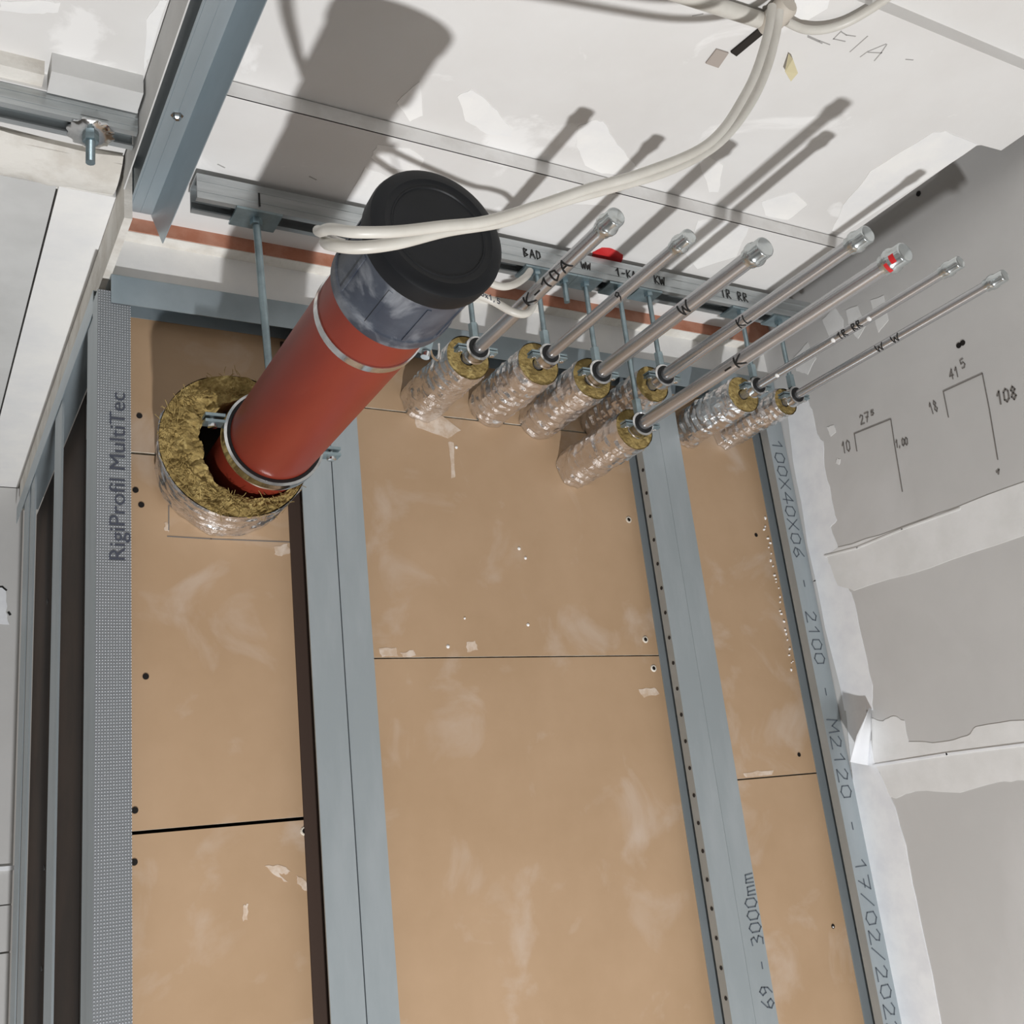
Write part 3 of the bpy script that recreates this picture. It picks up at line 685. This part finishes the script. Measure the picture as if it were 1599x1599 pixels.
# ================================================================== BIG RED PIPE
BX, BR = .461, .0644
def bz(y): return .6005+(1.405-y)*.014
t = thing('soil_pipe', (BX, YB, bz(YB)), 'big red iron drain pipe coming out of the board wall', 'pipe')
A, B = Vector((BX, YB-.001, bz(YB))), Vector((BX, .90, bz(.90)))
build('tube', MB().cyl(A, B, BR, 56), red, t, smooth=40)
# rubber end cap: ribbed skirt + face
a0 = Vector((BX, .957, bz(.957))); a1 = Vector((BX, .832, bz(.832)))
R_ = BR
pr = [(0, R_+.0005), (0, R_+.0065), (.002, R_+.0078), (.017, R_+.0080), (.018, R_+.0062), (.021, R_+.0058), (.085, R_+.0062), (.093, R_+.0075), (.0935, R_-.004), (.060, R_-.004), (.060, R_+.0004)]
tc_ = under(tag(build('end_cap', MB().lathe(a0, a1, pr, 64, closed=True), rubber2, t, smooth=45), 'dusty black rubber end cap'), t)
for i in range(10):
    a = 2*pi*i/10+.3; ax = (a1-a0).normalized()
    u = Vector((cos(a), 0, sin(a))); tt = Vector((-sin(a), 0, cos(a)))*.0022
    q = a0+ax*.020+u*(R_+.0052); build('rib', MB().quadprism([q-tt, q+tt, q+tt+u*.0022, q-tt+u*.0022], ax*.067), rubber2, tc_)
pr = [(.0925, R_+.0074), (.096, R_+.0100), (.114, R_+.0108), (.119, R_+.0095), (.122, R_+.0060), (.1235, R_-.001), (.1240, R_-.0040), (.1225, R_-.0065), (.1222, R_-.0110), (.1228, R_-.0118), (.1228, R_-.0132), (.1215, R_-.0142), (.1215, R_-.030), (.1218, .010)]
build('face', MB().lathe(a0, a1, pr, 64), rubber, tc_, smooth=30)
# hose band
yb_ = 1.020
t = thing('hose_band', (BX, yb_, bz(yb_)), 'thin steel band clamp around the red pipe below the black cap', 'band clamp')
p0 = Vector((BX, yb_+.006, bz(yb_))); p1 = Vector((BX, yb_-.006, bz(yb_)))
build('band', MB().lathe(p0, p1, [(0, BR+.0003), (0, BR+.0020), (.012, BR+.0020), (.012, BR+.0003)], 56, closed=True), chrome, t, smooth=40)
ang = radians(-18); u = Vector((cos(ang), 0, sin(ang))); tt = Vector((-sin(ang), 0, cos(ang)))
q = Vector((BX, yb_, bz(yb_)))+u*(BR+.002)
mb = MB(); mb.quadprism([q-tt*.010-Vector((0,.008,0)), q+tt*.008-Vector((0,.008,0)), q+tt*.008+u*.012-Vector((0,.008,0)), q-tt*.010+u*.012-Vector((0,.008,0))], (0,.016,0)); build('screw_housing', mb, zinc, t)
mb = MB(); mb.lathe(q+u*.009-tt*.018, q+u*.009+tt*.020, [(0,.0055),(.007,.0055),(.0072,.0032),(.038,.0032)], 12); build('screw', mb, chrome, t, smooth=30)
t2_ = MB().tube(spline([q+u*.010+tt*.004, q+u*.030+Vector((0,.03,.010)), q+u*.055+Vector((0,.06,.030)), q+u*.075+Vector((0,.09,.075))], 6), .0016, 6); build('band_tail', t2_, chrome, t, smooth=60)
# insulation ring of the big pipe
wc = PY(371, 694, 1.43); WC = (wc.x, wc.z)
t = thing('pipe_insulation', (wc.x, YB, wc.z), 'thick mineral wool collar in foil around the foot of the red pipe', 'insulation')
mb = MB(); foil_sleeve(mb, WC, .1105, 1.434, YB-.001, 31, amp=.0042, n=120, m_=26, taper=.93)
for v in mb.v:
    f = (v.y-1.434)/(YB-1.434); v.x += .012*f
build('foil_jacket', mb, foil, t, smooth=14)
hc = PY(398, 699, 1.43)
mb = MB(); wool_ring(mb, WC, .1095, (hc.x, hc.z), .079, 1.4335, 3.3, amp=.008, n=200, m_=28, depth=.06)
build('wool_core', mb, wool, t, smooth=85)
build('gap_shade', MB().lathe((hc.x, YB-.012, hc.z), (hc.x, YB-.002, hc.z), [(0,.088),(.01,.088)], 40), dark, t)  # dark disc painting the shade deep in the gap around the pipe
# loose fibres at the rim
mb = MB()
for i in range(420):
    a = random.uniform(0, 2*pi); rr = random.uniform(.08, .113)
    p = Vector((WC[0]+cos(a)*rr, 1.432, WC[1]+sin(a)*rr)); d = Vector((random.uniform(-1,1), -random.uniform(.2,.9), random.uniform(-1,1))).normalized()*random.uniform(.006,.015)
    e = Vector((random.uniform(-1,1), random.uniform(-.4,.4), random.uniform(-1,1)))*.006
    mb.tube([p, p+d*.6+e*.4, p+d+e], .00045, 4)
o = build('loose_fibres', mb, wool, t); o['kind'] = 'stuff'
# clamp and rod of the big pipe
yc = 1.386; cz = bz(yc)
t = thing('pipe_hanger', (BX, yc, RZ0), 'big zinc clamp around the red pipe, hung on a long smooth rod', 'pipe clamp')
top = PY(400, 338, 1.343); rx = top.x
pl = MB().box(rx-.034, rx+.034, RY0-.001, RY1+.004, RZ0-.0045, RZ0-.0008); build('plate', pl, zinc, t)
build('nut', MB().lathe((rx, 1.343, RZ0-.0045), (rx, 1.343, RZ0-.014), [(0,.009),(.0095,.009)], 6), zinc, t)
build('threaded_rod', MB().cyl((rx, 1.343, RZ0-.004), (BX+.000, yc, cz+BR+.006), .0058, 14), zinc, t, smooth=40)
mb = MB(); mb.lathe((BX, yc-.0115, cz), (BX, yc+.0115, cz), [(0, BR+.0005), (0, BR+.0050), (.023, BR+.0050), (.023, BR+.0005)], 64, closed=True); build('rubber_lining', mb, blackr, t, smooth=40)
ro = BR+.0078
mb = MB(); mb.lathe((BX, yc-.0105, cz), (BX, yc+.0105, cz), [(0, BR+.0045), (.0012, ro+.0010), (.005, ro), (.0105, ro+.0014), (.016, ro), (.0198, ro+.0010), (.021, BR+.0045)], 72, closed=True); build('clamp_ring', mb, chrome, t, smooth=40)
for sd in (-1, 1):
    xa, xb = sorted((BX+sd*(ro-.002), BX+sd*(ro+.026)))
    dz = .022 if sd < 0 else -.012
    mb = MB(); mb.box(xa, xb, yc-.0095, yc+.0095, cz+dz+.0025, cz+dz+.0068); mb.box(xa, xb, yc-.0095, yc+.0095, cz+dz-.0068, cz+dz-.0025)
    lug = build('lug', mb, zinc, t); xs = BX+sd*(ro+.014)
    mb = MB(); mb.lathe((xs, yc, cz+dz-.0125), (xs, yc, cz+dz+.0075), [(0,.0045),(.001,.0068),(.006,.0070),(.0062,.0036),(.020,.0036)], 14); build('screw', mb, chrome, under(lug, t), smooth=30)

# ================================================================== CABLES
def cable(name, pts, r, label, cat='cable', group=None, n=8):
    P = [PY(*p) for p in pts]; mb = MB().tube(spline(P, n), r, 14)
    return tag(build(name, mb, cablem, smooth=70), label, cat, group)
GC = 'white cables slung over the capped pipe'
ca_ = cable('electrical_cable', [(1217,18,.735),(1213,48,.742),(1200,100,.748),(1178,152,.752),(1145,200,.754),(1105,236,.754),(1040,268,.752),(960,292,.752),(880,314,.754),(790,345,.758),(700,360,.758),(620,380,.762),(560,387,.772),(520,383,.790),(510,380,.835),(510,378,.90),(526,384,1.00),(600,408,1.10),(700,446,1.17),(760,466,1.18),(800,487,1.172),(822,490,1.17),(833,476,1.175),(836,457,1.19)], 0.0059,
      'lower white cable slung over the black cap, running up to the ceiling', group=GC)
A = PY(752,462,1.168)-ray(752,462).normalized()*.006; B = PY(786,478,1.163)-ray(786,478).normalized()*.006
mb = MB(); write_flat(mb, '5x1,5', A, B-A, (0,0,1), .008, .0013)
k_ = len(ORG); ORG[k_] = ca_; build('lettering', mb, inkd, {'_o': ca_.location-Vector((0,0,ZC)), '_k': k_})
cable('electrical_cable', [(1206,10,.712),(1200,50,.716),(1182,110,.720),(1160,155,.724),(1128,204,.726),(1085,238,.727),(1000,272,.728),(920,295,.730),(840,322,.732),(760,346,.734),(690,354,.736),(620,362,.742),(555,363,.752),(518,358,.775),(502,362,.81),(500,362,.90),(535,380,1.02),(640,405,1.085),(730,425,1.12),(775,446,1.125),(800,446,1.125),(820,434,1.14),(828,424,1.17)], .0053,
      'upper white cable slung over the black cap, running up to the ceiling', group=GC)
mb = MB().tube(spline([PZ(1228,34,H1-.02), PZ(1255,46,H1-.016), PZ(1285,47,H1-.014), PZ(1318,38,H1-.012), PZ(1352,20,H1-.011), PZ(1390,-6,H1-.010), PZ(1425,-38,H1-.010)], 8), .0058, 12)
tag(build('electrical_cable', mb, cablem, smooth=70), 'short white cable curving along the ceiling at the top right', 'cable')
mb = MB().tube([PZ(1020,-22,H1-.012), PZ(1195,34,H1-.012)], .0105, 16)
tag(build('conduit', mb, cablem, smooth=60), 'straight white conduit on the ceiling at the top edge', 'conduit')
# bundle clip: block, plate with hole, cable tie
p = PZ(1213, 8, H1)
t = thing('cable_clip', (p.x, p.y, H1), 'beige cable clip bunching the white cables on the ceiling', 'cable clip')
build('block', MB().lathe((p.x, p.y-.02, H1-.014), (p.x, p.y+.028, H1-.016), [(0,.013),(.004,.016),(.044,.016),(.048,.013)], 12), mat('beige_plastic', rgb(190,182,170), .6), t, smooth=40)
q = PZ(1250, 8, H1)
mb = MB(); mb.quadprism([PZ(1228,-20,H1-.001), PZ(1300,-20,H1-.001), PZ(1292,12,H1-.001), PZ(1262,30,H1-.001), PZ(1236,28,H1-.001)], (0,0,-.002)); build('plate', mb, white2, t)
q = PZ(1238, 10, H1-.003); build('plate_hole', MB().cyl((q.x, q.y, H1-.0028), (q.x, q.y, H1-.0040), .0048, 14), dark, t)
c_ = PZ(1210, 27, H1-.02)
build('cable_tie', MB().tube(spline([c_+Vector((.012*cos(a), .002, .012*sin(a))) for a in [i*pi/4 for i in range(9)]], 3), .0018, 6), cablem, t, smooth=60)
mb = MB(); mb.quadprism([PZ(1192,38,H1-.0005), PZ(1197,47,H1-.0005), PZ(1150,86,H1-.0005), PZ(1141,80,H1-.0005)], (0,0,-.003))  # thin dark strip painting a bracket's shadow onto the ceiling
tag(build('bracket_shadow', mb, MATS['dark_void']), 'dark narrow painted shadow of a bracket on the ceiling left of the cable bundle', 'painted shadow')
mb = MB(); mb.quadprism([PZ(1119,76,H1-.0005), PZ(1138,82,H1-.0005), PZ(1122,105,H1-.0005), PZ(1102,98,H1-.0005)], (0,0,-.002))  # beige square, more of the bracket's shadow put in as colour
tag(build('shadow_square', mb, mat('beige_shadow', rgb(168,158,150), .8)), 'small beige square of painted shadow on the ceiling near the dark strip', 'scrap')
mb = MB(); a = PZ(1232,84,H1-.004); mb.quadprism([a, PZ(1238,92,H1-.012), PZ(1246,114,H1-.016), PZ(1235,127,H1-.018), PZ(1226,112,H1-.012)], (.0006,0,-.0006))
tag(build('tape_scrap', mb, yellowt), 'yellowed scrap of tape hanging beside the cable bundle', 'tape')
# peeling paper tape at the corner of the right wall
mb = MB(); n_ = 8
A = [PX(1362,1107,XR), PX(1362,1140,XR), PX(1358,1196,XR)]
T = [PX(1358,1106,XR-.012), PX(1338,1150,XR-.05), PX(1328,1190,XR-.055)]
for i in range(n_+1):
    f = i/n_
    for j in range(3):
        p = A[j].lerp(T[j], f); p = p+Vector((-.008*sin(pi*f), -.004*sin(pi*f), 0)); mb.v.append(p)
for i in range(n_):
    for j in range(2): a = i*3+j; mb.f.append((a, a+1, a+4, a+3)); mb.m.append(0)
pt = build('paper_tape', mb, tape, smooth=60)
so = pt.modifiers.new('thickness', 'SOLIDIFY'); so.thickness = .0006
tag(pt, 'curled end of white paper tape peeling off the right wall corner', 'paper tape')
for o in bpy.data.objects:
    for k in list(o.keys()):
        if k.startswith('_'): del o[k]
